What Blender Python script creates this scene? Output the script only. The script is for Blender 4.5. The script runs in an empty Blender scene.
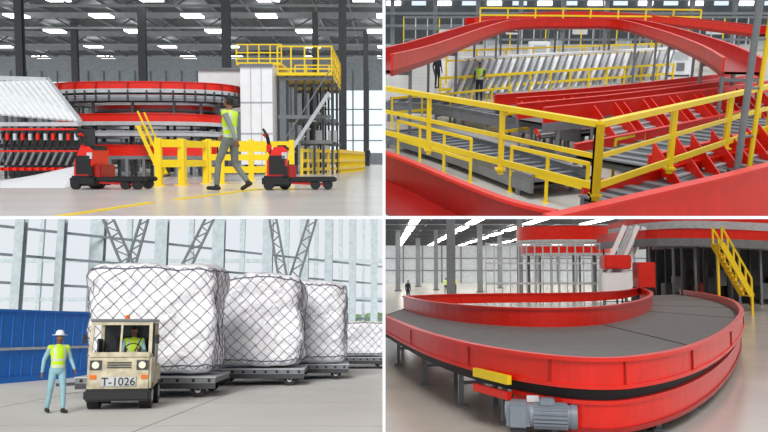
import bpy, bmesh, math, random
import numpy as np
from mathutils import Vector, Matrix, noise
V = Vector
random.seed(4)
EYE = V((0, 0, 12))
F = 768.0
scene = bpy.context.scene
scene.view_settings.view_transform = 'Standard'

# ------------------------------------------------------------ materials
def lin(c):
    return tuple(((x/255.0)/12.92 if x/255.0 <= 0.04045 else ((x/255.0+0.055)/1.055)**2.4) for x in c)
_m = {}
def mat(name, rgb, rough=0.5, metal=0.0, var=0.12, scale=3.0, bump=0.0, bscale=20.0, emit=0.0, wave=None):
    if name in _m: return _m[name]
    m = bpy.data.materials.new(name); m.use_nodes = True
    nt = m.node_tree; b = nt.nodes['Principled BSDF']
    c = lin(rgb)
    tc = nt.nodes.new('ShaderNodeTexCoord')
    n = nt.nodes.new('ShaderNodeTexNoise'); n.inputs['Scale'].default_value = scale; n.inputs['Detail'].default_value = 6
    nt.links.new(tc.outputs['Object'], n.inputs['Vector'])
    r = nt.nodes.new('ShaderNodeValToRGB')
    r.color_ramp.elements[0].position = 0.3; r.color_ramp.elements[1].position = 0.7
    r.color_ramp.elements[0].color = tuple(x*(1-var) for x in c)+(1,)
    r.color_ramp.elements[1].color = tuple(min(1, x*(1+var)) for x in c)+(1,)
    nt.links.new(n.outputs['Fac'], r.inputs['Fac'])
    nt.links.new(r.outputs['Color'], b.inputs['Base Color'])
    b.inputs['Roughness'].default_value = rough; b.inputs['Metallic'].default_value = metal
    if emit:
        b.inputs['Emission Color'].default_value = c+(1,); b.inputs['Emission Strength'].default_value = emit
    if bump or wave:
        bp = nt.nodes.new('ShaderNodeBump')
        if wave:
            w = nt.nodes.new('ShaderNodeTexWave'); w.inputs['Scale'].default_value = wave[1]
            w.bands_direction = wave[0]
            nt.links.new(tc.outputs['Object'], w.inputs['Vector'])
            nt.links.new(w.outputs['Fac'], bp.inputs['Height']); bp.inputs['Strength'].default_value = 0.4
            bp.inputs['Distance'].default_value = 0.06
        else:
            n2 = nt.nodes.new('ShaderNodeTexNoise'); n2.inputs['Scale'].default_value = bscale; n2.inputs['Detail'].default_value = 8
            n2.inputs['Distortion'].default_value = 0.6
            nt.links.new(tc.outputs['Object'], n2.inputs['Vector'])
            nt.links.new(n2.outputs['Fac'], bp.inputs['Height']); bp.inputs['Strength'].default_value = bump
            bp.inputs['Distance'].default_value = 0.12
        nt.links.new(bp.outputs['Normal'], b.inputs['Normal'])
    _m[name] = m
    return m
RED = mat('red_paint', (226, 34, 14), 0.35, var=.08)
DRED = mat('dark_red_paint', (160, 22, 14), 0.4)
YEL = mat('yellow_paint', (246, 212, 24), 0.4, var=0.06)
GRY = mat('grey_steel', (120, 124, 128), 0.4)
LGR = mat('light_grey_steel', (190, 194, 198), 0.45)
DGR = mat('dark_grey_steel', (58, 60, 64), 0.5)
BLK = mat('black_rubber', (22, 22, 24), 0.6)
BELT = mat('belt_rubber', (122, 120, 120), 0.6, bump=0.1)
DBELT = mat('dark_belt_rubber', (76, 78, 82), 0.6)
WHT = mat('white_panel', (242, 244, 246), 0.45, var=0.03)
FLR = mat('concrete_floor', (210, 206, 200), 0.22, var=0.07, scale=0.6)
FLR2 = mat('concrete_floor_dusty', (200, 194, 184), 0.22, var=0.09, scale=0.4)
CEIL = mat('ceiling_sheet', (88, 93, 98), 0.7, wave=('X', 1.5))
CEILW = mat('ceiling_sheet_pale', (138, 140, 140), 0.7, wave=('X', 1.5))
WALL = mat('wall_sheet', (122, 130, 136), 0.7, wave=('X', 2.0))
DWALL = mat('wall_sheet_dark', (80, 86, 90), 0.7, wave=('X', 2.0))
LWALL = mat('wall_sheet_light', (200, 206, 210), 0.6, wave=('X', 2.0))
WIN = mat('window_daylight', (215, 228, 235), 0.3, emit=0.6)
LAMP = mat('lamp_glow', (255, 255, 250), 0.3, emit=5.0)
GND = mat('apron_concrete', (214, 214, 212), 0.8, var=0.06, scale=0.35)
SEAM = mat('concrete_joint', (166, 166, 166), 0.9)
BLUE = mat('blue_fence_sheet', (16, 116, 212), 0.5, var=.05)
PSTEEL = mat('pale_painted_steel', (186, 200, 206), 0.6)
PSTEEL2 = mat('mid_painted_steel', (142, 156, 164), 0.6)
WRAP = mat('plastic_wrap', (246, 246, 252), 0.25, var=0.05, scale=2.0, bump=0.9, bscale=3.5)
NET = mat('cargo_net_cord', (96, 100, 122), 0.8)
CREAM = mat('cream_paint', (196, 188, 160), 0.55, var=0.28, scale=5)
GLASSD = mat('dark_cab_interior', (38, 44, 50), 0.3)
LAMPC = mat('lamp_lens', (250, 240, 220), 0.2)
ORG = mat('orange_lens', (240, 110, 20), 0.3)
SKIN = mat('skin', (122, 82, 62), 0.6, var=0.05)
HAIR = mat('hair', (22, 18, 16), 0.7)
VEST = mat('hi_vis_vest', (198, 238, 40), 0.6, var=0.06)
STRIPE = mat('reflective_stripe', (205, 208, 205), 0.3)
STEELT = mat('trousers_grey_green', (112, 116, 110), 0.8)
SLEEVE = mat('sleeve_grey', (124, 132, 128), 0.8)
CYAN = mat('coverall_pale_blue', (142, 184, 196), 0.8)
NAVY = mat('dark_cloth', (40, 44, 58), 0.8)
BOOT = mat('boot', (30, 28, 28), 0.6)
HATM = mat('hat_cloth', (226, 234, 238), 0.7)
GRN = mat('leafy_green', (112, 140, 104), 0.9, var=0.3)

# ------------------------------------------------------------ sites
class Site:
    """one of the four places; local frame: z up, floor at z=0, viewer stands at (0,0,h)"""
    def __init__(s, name, hor, h, sx, sz):
        s.t = (216-hor)/F; s.tau = math.atan(s.t); s.h = h; s.sx = sx; s.sz = sz
        s.M = Matrix.Translation(EYE) @ Matrix.Rotation(s.tau, 4, 'X') @ Matrix.Translation((0, 0, -h))
        s.coll = bpy.data.collections.new(name); scene.collection.children.link(s.coll)
        s.block = bpy.data.collections.new(name+'_casters'); scene.collection.children.link(s.block)
    def S(s, a, b, Y):
        u = (a-384)/F; v = (216-b)/F; d = 1+v*s.t
        return V((u*Y/(math.cos(s.tau)*d), Y, s.h+Y*(v-s.t)/d))
    def Z(s, a, b, z=0.0):
        v = (216-b)/F
        Y = (z-s.h)*(1+v*s.t)/(v-s.t)
        p = s.S(a, b, Y); p.z = z
        return p

class MB:
    def __init__(s): s.v = []; s.f = []; s.m = []; s.sm = []; s.mats = []; s.T = None
    def mi(s, m):
        if m not in s.mats: s.mats.append(m)
        return s.mats.index(m)
    def add(s, vs, fs, m, smooth=False):
        o = len(s.v)
        s.v += [(s.T @ V(p) if s.T else V(p)) for p in vs]
        k = s.mi(m)
        for f in fs:
            s.f.append([i+o for i in f]); s.m.append(k); s.sm.append(smooth)
    def hexa(s, b, t, m):
        n = len(b)
        s.add(list(b)+list(t), [list(range(n))[::-1], list(range(n, 2*n))]+[[i, (i+1) % n, n+(i+1) % n, n+i] for i in range(n)], m)
    def prism(s, pts, ext, m):
        e = V(ext); s.hexa([V(p) for p in pts], [V(p)+e for p in pts], m)
    def box(s, lo, hi, m):
        x0, y0, z0 = lo; x1, y1, z1 = hi
        s.hexa([V((x0, y0, z0)), V((x1, y0, z0)), V((x1, y1, z0)), V((x0, y1, z0))],
               [V((x0, y0, z1)), V((x1, y0, z1)), V((x1, y1, z1)), V((x0, y1, z1))], m)
    def cbox(s, c, d, m):
        s.box((c[0]-d[0]/2, c[1]-d[1]/2, c[2]-d[2]/2), (c[0]+d[0]/2, c[1]+d[1]/2, c[2]+d[2]/2), m)
    def bbox(s, c, d, m, r=0.03):
        bm = bmesh.new(); bmesh.ops.create_cube(bm, size=1)
        for v in bm.verts: v.co = V((v.co.x*d[0], v.co.y*d[1], v.co.z*d[2]))
        bmesh.ops.bevel(bm, geom=bm.edges[:], offset=min(r, min(d)*0.45), segments=2, affect='EDGES')
        s.add([v.co+V(c) for v in bm.verts], [[v.index for v in f.verts] for f in bm.faces], m); bm.free()
    def beam(s, p, q, w, h, m):
        p = V(p); q = V(q); d = (q-p).normalized()
        up = V((0, 0, 1)) if abs(d.z) < 0.95 else V((0, 1, 0))
        a = d.cross(up).normalized()*(w/2); b = a.cross(d).normalized()*(h/2)
        s.hexa([p-a-b, p+a-b, p+a+b, p-a+b], [q-a-b, q+a-b, q+a+b, q-a+b], m)
    def tube(s, p, q, r, m, n=10, r2=None, smooth=True):
        p = V(p); q = V(q); d = (q-p).normalized(); r2 = r if r2 is None else r2
        up = V((0, 0, 1)) if abs(d.z) < 0.95 else V((0, 1, 0))
        a = d.cross(up).normalized(); b = a.cross(d)
        ring = [a*math.cos(2*math.pi*i/n)+b*math.sin(2*math.pi*i/n) for i in range(n)]
        o = [p+x*r for x in ring]+[q+x*r2 for x in ring]
        s.add(o, [[i, (i+1) % n, n+(i+1) % n, n+i] for i in range(n)], m, smooth)
        s.add(o[:n], [list(range(n))[::-1]], m); s.add(o[n:], [list(range(n))], m)
    def ball(s, c, r, m, n=10, mm=7):
        c = V(c)
        if not hasattr(r, '__len__'): r = (r, r, r)
        vs = [c+V((0, 0, -r[2]))]
        for j in range(1, mm):
            a = -math.pi/2+math.pi*j/mm
            for i in range(n):
                t = 2*math.pi*i/n
                vs.append(c+V((r[0]*math.cos(a)*math.cos(t), r[1]*math.cos(a)*math.sin(t), r[2]*math.sin(a))))
        vs.append(c+V((0, 0, r[2])))
        fs = [[0, 1+(i+1) % n, 1+i] for i in range(n)]
        for j in range(mm-2):
            for i in range(n):
                fs.append([1+j*n+i, 1+j*n+(i+1) % n, 1+(j+1)*n+(i+1) % n, 1+(j+1)*n+i])
        L = len(vs)-1; o = 1+(mm-2)*n
        fs += [[o+i, o+(i+1) % n, L] for i in range(n)]
        s.add(vs, fs, m, True)
    def band(s, path, th, z0, z1, m, closed=False):
        """vertical wall following a path (z offsets relative to the path)"""
        A = offs(path, th/2, closed); B = offs(path, -th/2, closed)
        n = len(path); vs = []
        for i in range(n):
            vs += [A[i]+V((0, 0, z0)), B[i]+V((0, 0, z0)), B[i]+V((0, 0, z1)), A[i]+V((0, 0, z1))]
        fs = []
        for i in range(n if closed else n-1):
            j = (i+1) % n
            for k in range(4):
                fs.append([4*i+k, 4*i+(k+1) % 4, 4*j+(k+1) % 4, 4*j+k])
        if not closed: fs += [[0, 1, 2, 3], [4*n-1, 4*n-2, 4*n-3, 4*n-4]]
        s.add(vs, fs, m)
    def done(s, P, name, cast=True, bevel=0):
        c = sum(s.v, V((0, 0, 0)))/len(s.v); c.z = min(p.z for p in s.v)
        me = bpy.data.meshes.new(name)
        me.from_pydata([p-c for p in s.v], [], s.f)
        for m in s.mats: me.materials.append(m)
        for i, p in enumerate(me.polygons): p.material_index = s.m[i]; p.use_smooth = s.sm[i]
        W = (P.M if P else Matrix.Identity(4)) @ Matrix.Translation(c)
        bm = bmesh.new(); bm.from_mesh(me)
        bmesh.ops.recalc_face_normals(bm, faces=bm.faces[:])
        if P:
            for n in (V((P.sx, 0, 0)), V((0, 1.5/F, 1))*P.sz):
                if min(((W@v.co)-EYE).dot(n) for v in bm.verts) < 0:
                    Wi = W.inverted(); co = Wi@EYE; no = (Wi.to_3x3()@n).normalized()
                    r = bmesh.ops.bisect_plane(bm, geom=bm.verts[:]+bm.edges[:]+bm.faces[:], plane_co=co, plane_no=no, clear_inner=True)
                    if not bm.verts: bm.free(); return None
        bm.to_mesh(me); bm.free()
        ob = bpy.data.objects.new(name, me)
        if P:
            P.coll.objects.link(ob)
            if cast: P.block.objects.link(ob)
        else: scene.collection.objects.link(ob)
        ob.matrix_world = W
        return ob

def offs(path, d, closed=False):
    n = len(path); out = []
    for i in range(n):
        if closed: a = path[(i-1) % n]; b = path[(i+1) % n]
        else: a = path[max(i-1, 0)]; b = path[min(i+1, n-1)]
        t = V((b.x-a.x, b.y-a.y, 0)).normalized()
        out.append(path[i]+V((-t.y, t.x, 0))*d)
    return out
def smooth_path(pts, k=6):
    out = []; n = len(pts)
    for i in range(n-1):
        p0 = pts[max(i-1, 0)]; p1 = pts[i]; p2 = pts[i+1]; p3 = pts[min(i+2, n-1)]
        for j in range(k):
            t = j/k
            out.append(0.5*((2*p1)+(p2-p0)*t+(2*p0-5*p1+4*p2-p3)*t*t+(-p0+3*p1-3*p2+p3)*t**3))
    out.append(pts[-1]); return out
def strip(mb, A, B, m, closed=False, th=0.05):
    n = len(A); vs = []
    for a, b in zip(A, B): vs += [a, b, b-V((0, 0, th)), a-V((0, 0, th))]
    fs = []
    for i in range(n if closed else n-1):
        j = (i+1) % n
        for k in range(4): fs.append([4*i+k, 4*i+(k+1) % 4, 4*j+(k+1) % 4, 4*j+k])
    mb.add(vs, fs, m)
def conveyor(mb, path, w, wall=0.3, closed=False, belt=BELT, side=RED, frame=GRY, legs=None, legm=GRY, lower=0.18, slats=0, slatm=LGR):
    A = offs(path, w/2, closed); B = offs(path, -w/2, closed)
    strip(mb, A, B, belt, closed, 0.08)
    for Q in (A, B):
        mb.band(Q, 0.06, 0.0, wall, side, closed)
        mb.band(Q, 0.09, -lower, 0.0, frame, closed)
        mb.band(Q, 0.12, wall, wall+0.03, side, closed)
    if slats:
        for i in range(len(path)-1):
            L = (path[i+1]-path[i]).length; n = max(1, int(L/slats))
            for j in range(n):
                f = j/n; mb.beam(A[i].lerp(A[i+1], f)+V((0, 0, .02)), B[i].lerp(B[i+1], f)+V((0, 0, .02)), slats*.45, .04, slatm)
    if legs:
        for i in legs:
            for Q in (A, B):
                p = Q[i]; mb.beam((p.x, p.y, 0), (p.x, p.y, p.z-lower), 0.1, 0.1, legm)
            mb.beam(A[i]-V((0, 0, 0.25)), B[i]-V((0, 0, 0.25)), 0.08, 0.1, legm)
            a = A[i]; b = B[i]
            mb.beam((a.x, a.y, 0.3), (b.x, b.y, 0.3), 0.06, 0.06, legm)
def racetrack(cx, cy, rx, ry, z, n=48, e=2.6):
    out = []
    for i in range(n):
        t = 2*math.pi*i/n; c = math.cos(t); s_ = math.sin(t)
        out.append(V((cx+rx*abs(c)**(2/e)*(1 if c > 0 else -1), cy+ry*abs(s_)**(2/e)*(1 if s_ > 0 else -1), z)))
    return out
def railing(P, name, pts, H, rails, pw=0.08, step=1.5, m=YEL, rw=0.08, foot=True):
    """pts: base polyline"""
    mb = MB()
    for a, b in zip(pts[:-1], pts[1:]):
        L = (b-a).length; n = max(1, round(L/step))
        for i in range(n+1):
            p = a.lerp(b, i/n)
            mb.cbox((p.x, p.y, p.z+H/2), (pw, pw, H), m)
            if foot: mb.cbox((p.x, p.y, p.z+0.01), (pw*2, pw*2, 0.02), m)
        for r in rails:
            mb.beam(a+V((0, 0, r)), b+V((0, 0, r)), rw*0.7, rw, m)
    return mb.done(P, name)

# ------------------------------------------------------------ people
def capsule(mb, p, q, r1, r2):
    mb.tube(p, q, r1, SKIN, 12, r2); mb.ball(p, r1, SKIN, 12, 8); mb.ball(q, r2, SKIN, 12, 8)
def loft(mb, rings, n=18):
    vs = []
    for (x, y, z, a, b) in rings:
        for i in range(n):
            t = 2*math.pi*i/n; vs.append((x+a*math.cos(t), y+b*math.sin(t), z))
    fs = [[j*n+i, j*n+(i+1) % n, (j+1)*n+(i+1) % n, (j+1)*n+i] for j in range(len(rings)-1) for i in range(n)]
    fs += [list(range(n))[::-1], [len(vs)-n+i for i in range(n)]]
    mb.add(vs, fs, SKIN)
def person(P, name, pos, yaw, H, pose, c, voxel=0.012, hat=False, vest=True, headturn=0):
    J = dict(hipL=(0, .09, .93), knL=(.03, .1, .5), anL=(0, .1, .09), hipR=(0, -.09, .93), knR=(.03, -.1, .5), anR=(0, -.1, .09),
             shL=(0, .185, 1.42), elL=(-.03, .25, 1.14), wrL=(.05, .26, .9), shR=(0, -.185, 1.42), elR=(-.03, -.25, 1.14), wrR=(.05, -.26, .9),
             toeL=None, toeR=None)
    J.update(pose)
    J = {k: (V(v) if v is not None else None) for k, v in J.items()}
    seg = []
    t = MB()
    def cap(p, q, a, b, lab):
        capsule(t, p, q, a, b); seg.append((V(p), V(q), a, b, lab))
    # torso
    loft(t, [(0, 0, .84, .09, .12), (0, 0, .88, .12, .16), (0, 0, .95, .125, .165), (0, 0, 1.05, .115, .15), (.01, 0, 1.15, .12, .155),
             (.01, 0, 1.28, .13, .175), (0, 0, 1.38, .12, .185), (-.005, 0, 1.44, .095, .16), (-.005, 0, 1.475, .06, .09), (0, 0, 1.49, .05, .06)])
    seg.append((V((0, -.05, .9)), V((0, .05, .9)), .13, .13, 'pants'))
    seg.append((V((0, -.05, 1.05)), V((0, .05, 1.05)), .12, .12, 'top'))
    seg.append((V((0, -.06, 1.2)), V((0, .06, 1.2)), .13, .13, 'top'))
    seg.append((V((0, -.08, 1.36)), V((0, .08, 1.36)), .125, .125, 'top'))
    cap((0, 0, 1.44), (.015, 0, 1.56), .06, .055, 'neck')
    hc = V((.03, 0, 1.64))
    loft(t, [(.0+.02, 0, 1.525, .035, .03), (.03, 0, 1.545, .06, .05), (.03, 0, 1.58, .082, .066), (.025, 0, 1.63, .094, .075), (.02, 0, 1.68, .096, .077), (.015, 0, 1.72, .082, .066), (.012, 0, 1.745, .05, .042), (.01, 0, 1.752, .02, .02)])
    seg.append((hc-V((0, 0, .05)), hc+V((0, 0, .04)), .07, .075, 'head'))
    cap((.12, 0, 1.64), (.138, 0, 1.615), .01, .014, 'head')
    for sg in (1, -1):
        t.ball((.02, sg*.078, 1.635), (.018, .012, .032), SKIN)
    for L, sg in (('L', 1), ('R', -1)):
        hip, kn, an = J['hip'+L], J['kn'+L], J['an'+L]
        cap(hip, kn, .092, .064, 'pants'); cap(kn, an+(kn-an)*0.12, .062, .052, 'pants')
        toe = J['toe'+L] or an+V((.17, sg*.02, -.045))
        cap(an, an+V((0, 0, -.02)), .045, .045, 'boot')
        heel = an+V((-.04, 0, -.045)) if J['toe'+L] is None else an+V((-.05, 0, -.03))
        cap(heel, toe, .042, .038, 'boot')
        sh, el, wr = J['sh'+L], J['el'+L], J['wr'+L]
        cap(V((sh.x, sh.y*0.55, sh.z)), sh, .065, .063, 'top')
        cap(sh, el, .058, .045, 'sleeve'); cap(el, wr, .044, .033, 'sleeve')
        d = (wr-el).normalized()
        fw = V((1, 0, 0)); lat = (fw-d*fw.dot(d))
        if lat.length < 0.3: lat = V((0, 0, 1))-d*d.z
        lat.normalize(); nrm = d.cross(lat)*(sg)
        pe = wr+d*.085
        for k in (-1, 0, 1): cap(wr+lat*k*.008+d*.01, pe+lat*k*.024, .022, .017, 'skin')
        for k, ln in enumerate((.06, .072, .078, .07)):
            b0 = pe+lat*(-.033+.022*k); k1 = b0+d*ln*.55+nrm*.006; k2 = k1+d*ln*.4+nrm*ln*.3
            cap(b0, k1, .0105, .0095, 'skin'); cap(k1, k2, .0095, .0085, 'skin')
        b0 = wr+d*.03+lat*.025; k1 = b0+d*.03+lat*.03; cap(b0, k1, .013, .011, 'skin'); cap(k1, k1+d*.03+nrm*.01, .011, .009, 'skin')
    me = bpy.data.meshes.new('tmp'); me.from_pydata(t.v, [], t.f)
    bm = bmesh.new(); bm.from_mesh(me); bmesh.ops.recalc_face_normals(bm, faces=bm.faces[:]); bm.to_mesh(me); bm.free()
    ob = bpy.data.objects.new('tmp', me); scene.collection.objects.link(ob)
    md = ob.modifiers.new('r', 'REMESH'); md.mode = 'VOXEL'; md.voxel_size = voxel
    sm = ob.modifiers.new('s', 'SMOOTH'); sm.iterations = 2; sm.factor = 0.4
    dg = bpy.context.evaluated_depsgraph_get(); ev = ob.evaluated_get(dg); m2 = bpy.data.meshes.new_from_object(ev)
    vs = np.array([v.co[:] for v in m2.vertices]); fs = [list(p.vertices) for p in m2.polygons]
    bpy.data.objects.remove(ob)
    if len(fs) == 0:
        vs = np.array([v[:] for v in t.v]); fs = t.f
    cen = np.array([vs[f].mean(axis=0) for f in fs])
    best = np.full(len(fs), 9.0); lab = np.zeros(len(fs), int)
    for i, (p, q, a, b, l) in enumerate(seg):
        p = np.array(p); q = np.array(q); d = q-p; L2 = max(d@d, 1e-9)
        tt = np.clip(((cen-p)@d)/L2, 0, 1)
        dist = np.linalg.norm(cen-(p+tt[:, None]*d), axis=1)-(a+(b-a)*tt)
        k = dist < best; best[k] = dist[k]; lab[k] = i
    mb = MB()
    s = H/1.75
    mb.T = Matrix.Translation(pos) @ Matrix.Rotation(yaw, 4, 'Z') @ Matrix.Scale(s, 4)
    groups = {}
    for i, f in enumerate(fs):
        l = seg[lab[i]][4]; x, y, z = cen[i]
        if l in ('head', 'neck') or (l == 'top' and z > 1.5):
            mm = c['skin']
            hx = x-.03; hz = z-1.64
            if z > 1.55 and (hz > .05+max(0, -.4*hx) - (.1 if hx < 0 else 0) or (hx < -.02 and hz > -.06)): mm = c['hair']
            if l == 'neck' and z < 1.49: mm = c['top']
        elif l == 'pants': mm = c['pants']
        elif l == 'boot': mm = c['boot']
        elif l == 'skin': mm = c['skin']
        elif l == 'sleeve': mm = c['sleeve']
        else:
            mm = c['top']
            if vest and (1.0 < z < 1.045 or 1.13 < z < 1.175 or (z > 1.175 and .085 < abs(y) < .125)): mm = STRIPE
            if vest and z < .93: mm = c['pants']
        groups.setdefault(mm.name, (mm, []))[1].append(f)
    base = len(mb.v); first = True
    for nm, (mm, ff) in groups.items():
        if first: mb.add([V(p) for p in vs], ff, mm, True); first = False
        else:
            k = mb.mi(mm)
            for f in ff: mb.f.append([i+base for i in f]); mb.m.append(k); mb.sm.append(True)
    for sg in (1, -1):
        mb.ball((.113, sg*.032, 1.645), (.01, .014, .008), WHT, 8, 5); mb.ball((.121, sg*.032, 1.645), (.004, .007, .007), BLK, 8, 5)
        mb.beam((.116, sg*.018, 1.668), (.11, sg*.05, 1.668), .01, .007, c['hair'])
    mb.ball((.113, 0, 1.585), (.008, .024, .006), DRED, 8, 5)
    if hat:
        loftm = [(.01, 0, 1.69, .17, .16), (.01, 0, 1.70, .172, .162), (.01, 0, 1.705, .108, .092), (.01, 0, 1.76, .10, .085), (.01, 0, 1.80, .07, .06), (.01, 0, 1.81, .02, .02)]
        n = 20; vv = []
        for (x, y, z, a, b) in loftm:
            for i in range(n):
                tt = 2*math.pi*i/n; vv.append((x+a*math.cos(tt), y+b*math.sin(tt), z))
        ff = [[j*n+i, j*n+(i+1) % n, (j+1)*n+(i+1) % n, (j+1)*n+i] for j in range(len(loftm)-1) for i in range(n)]+[list(range(n))[::-1], [len(vv)-n+i for i in range(n)]]
        mb.add(vv, ff, HATM, True)
    return mb.done(P, name)

WALK = dict(hipL=(.02, .09, .93), knL=(.2, .1, .53), anL=(.24, .1, .1), hipR=(-.02, -.09, .93), knR=(-.03, -.1, .5), anR=(-.3, -.1, .17), toeR=(-.17, -.12, .045),
            elL=(-.17, .24, 1.17), wrL=(-.26, .26, .95), elR=(.03, -.26, 1.15), wrR=(.24, -.22, 1.02))
STAND = {}

def shell(P, X0, X1, Y0, Y1, zc, fm, cm, wm, ceil=True):
    mb = MB(); mb.box((X0, Y0, -0.1), (X1, Y1, 0), fm); mb.done(P, 'floor', cast=False)
    mb = MB(); mb.box((X0, Y1, 0), (X1, Y1+0.3, zc), wm); mb.done(P, 'wall_back', cast=False)
    if ceil:
        mb = MB(); mb.box((X0, Y0+20, zc), (X1, Y1, zc+0.2), cm); mb.done(P, 'ceiling', cast=False)

# ============================================================ SITE 1: hall with spiral sorter
A = Site('sorting_hall', 160, 0.576, -1, 1)
shell(A, -62, 1, 3, 100, 14, FLR, CEIL, WALL)
mb = MB()
for y in range(60, 100, 10):
    mb.beam((-62, y, 13.5), (0, y, 13.5), .3, .5, GRY)
    for x in range(-60, 0, 4):
        mb.beam((x, y, 12.4), (x+2, y, 13.6), .1, .1, DGR); mb.beam((x+2, y, 13.6), (x+4, y, 12.4), .1, .1, DGR)
    mb.beam((-62, y, 12.4), (0, y, 12.4), .18, .18, GRY)
for x in range(-60, 0, 3): mb.beam((x, 50, 13.85), (x, 100, 13.85), .12, .2, GRY)
mb.done(A, 'roof_truss', cast=False)
mb = MB()
for x in range(-57, 0, 8):
    for y in (61, 68, 76, 86, 95): mb.cbox((x+random.uniform(-1.5, 1.5), y, 13.1), (1.7, 1.5, .14), LAMP)
mb.done(A, 'ceiling_lamps', cast=False)
mb = MB()
mb.box((-62, 99.85, 8.2), (-24, 99.95, 10.6), WIN); mb.box((-9, 99.85, 1.5), (0, 99.95, 9.5), WIN)
for x in range(-62, 0, 2): mb.box((x-.08, 99.7, 0), (x+.08, 99.85, 12), DWALL)
for z in (3, 5, 7): mb.box((-9, 99.7, z), (0, 99.85, z+.15), GRY)
mb.done(A, 'window_1', cast=False)
for a, Y, w in ((228, 55, .6), (343, 52, .5), (145, 62, .6), (78, 75, .6), (24, 45, .4), (316, 70, .5), (366, 80, .5)):
    p = A.S(a, 160, Y); mb = MB()
    mb.cbox((p.x, Y-.2, 6.9), (w, .06, 13.8), DGR); mb.cbox((p.x, Y+.2, 6.9), (w, .06, 13.8), DGR); mb.cbox((p.x, Y, 6.9), (.08, .4, 13.8), DGR)
    mb.cbox((p.x, Y, .03), (w+.3, .8, .06), DGR); mb.done(A, 'steel_column')
# spiral conveyors
c1 = A.S(150, 160, 31)
mb = MB()
p1 = racetrack(c1.x, 31, 3.2, 2.0, 3.2); conveyor(mb, p1, 0.9, .24, True, lower=.14, frame=LGR)
p1b = racetrack(c1.x, 31, 3.2, 2.0, 2.88); conveyor(mb, p1b, 0.9, .06, True, lower=.12, frame=GRY, side=LGR)
for i in range(0, 48, 3):
    p = p1[i]; mb.beam((p.x, p.y, 0), (p.x, p.y, 3.0), .09, .09, GRY)
for i in range(48):
    q = offs(p1, -.52, True)[i]; mb.cbox((q.x, q.y, 2.96), (.05, .08, .36), DGR)
    if i % 2 == 0: q = offs(p1, -.53, True)[i]; mb.cbox((q.x, q.y, 3.33), (.05, .06, .22), DRED)
mb.done(A, 'spiral_conveyor')
mb = MB()
p2 = racetrack(c1.x+.05, 30.4, 2.8, 1.8, 1.98); conveyor(mb, p2, 0.9, .26, True, lower=.14, frame=LGR)
p2b = racetrack(c1.x+.05, 30.4, 2.8, 1.8, 1.55); conveyor(mb, p2b, 0.9, .06, True, lower=.1, frame=LGR, side=LGR)
p2c = racetrack(c1.x+.35, 30.9, 2.0, 1.3, 2.5); conveyor(mb, p2c, 0.7, .12, True, lower=.08, frame=GRY, side=RED)
for i in range(0, 48, 3):
    p = p2[i]; mb.beam((p.x, p.y, 0), (p.x, p.y, 1.9), .09, .09, DGR)
    q = p2[(i+3) % 48]; mb.beam((p.x, p.y, 1.2), (q.x, q.y, 1.2), .06, .08, GRY)
    if i % 2: mb.beam((p.x, p.y, .3), (q.x, q.y, 1.2), .05, .05, GRY)
for i in range(7):
    x = c1.x-2.4+i*.8; mb.cbox((x, 31, .55+(i % 2)*.3), (.5, .8, .9), (DGR, GRY, LGR, DRED)[i % 4])
mb.done(A, 'spiral_conveyor')
mb = MB()
a = A.S(82, 165, 27); b = A.S(214, 165, 27)
path = [V((a.x+(b.x-a.x)*i/8, 27, .72)) for i in range(9)]
conveyor(mb, path, .9, .35, legs=range(0, 9, 1), lower=.12, belt=DBELT)
mb.done(A, 'straight_conveyor')
# chute bank on the left
mb = MB()
for i in range(16):
    lo = A.S(78-6*i, 121-1.2*i*.4, 24.2+i*.12); hi = A.S(46-6*i, 80+.1*i, 28)
    mb.beam(lo, hi, .24, .05, WHT)
    mb.beam(lo+V((.1, 0, .04)), hi+V((.1, 0, .04)), .025, .05, LGR)
lo = A.S(79, 121, 24.1); hi = A.S(48, 80, 28); mb.beam(lo, hi, .05, .22, LGR)
l = A.S(-10, 78, 28); r = A.S(48, 80, 28); mb.beam(l, r, .3, .16, LGR)
for i in range(5):
    p = l.lerp(r, i/4); mb.beam((p.x, p.y, 0), p, .1, .1, GRY)
mb.done(A, 'chute_bank')
mb = MB()
for k, z in enumerate((1.62, .95, .4)):
    l = A.S(-10, 150, 24); r = A.S(80, 150, 24)
    mb.beam((l.x, 24, z+.06), (r.x, 24, z+.06), .25, .12, LGR if k == 0 else DGR)
    mb.beam((l.x, 23.8, z-.1), (r.x, 23.8, z-.1), .1, .06, RED)
mb.box((l.x, 25.2, 0), (r.x, 25.3, 1.6), DGR)
n = 13
for i in range(n):
    x = l.x+(r.x-l.x)*i/(n-1)
    mb.beam((x, 24, 0), (x, 24, 1.6), .06, .06, DGR)
    mb.beam((x-.1, 23.7, 1.0), (x+.12, 23.7, 1.45), .1, .08, BLK)
    mb.beam((x-.1, 23.75, .42), (x+.1, 23.75, .82), .1, .07, GRY)
    mb.cbox((x+.05, 23.6, 1.28), (.08, .1, .2), RED if i % 2 else LGR)
    mb.cbox((x, 23.7, .3), (.1, .2, .1), RED)
mb.done(A, 'roller_sorter_frame')
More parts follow.
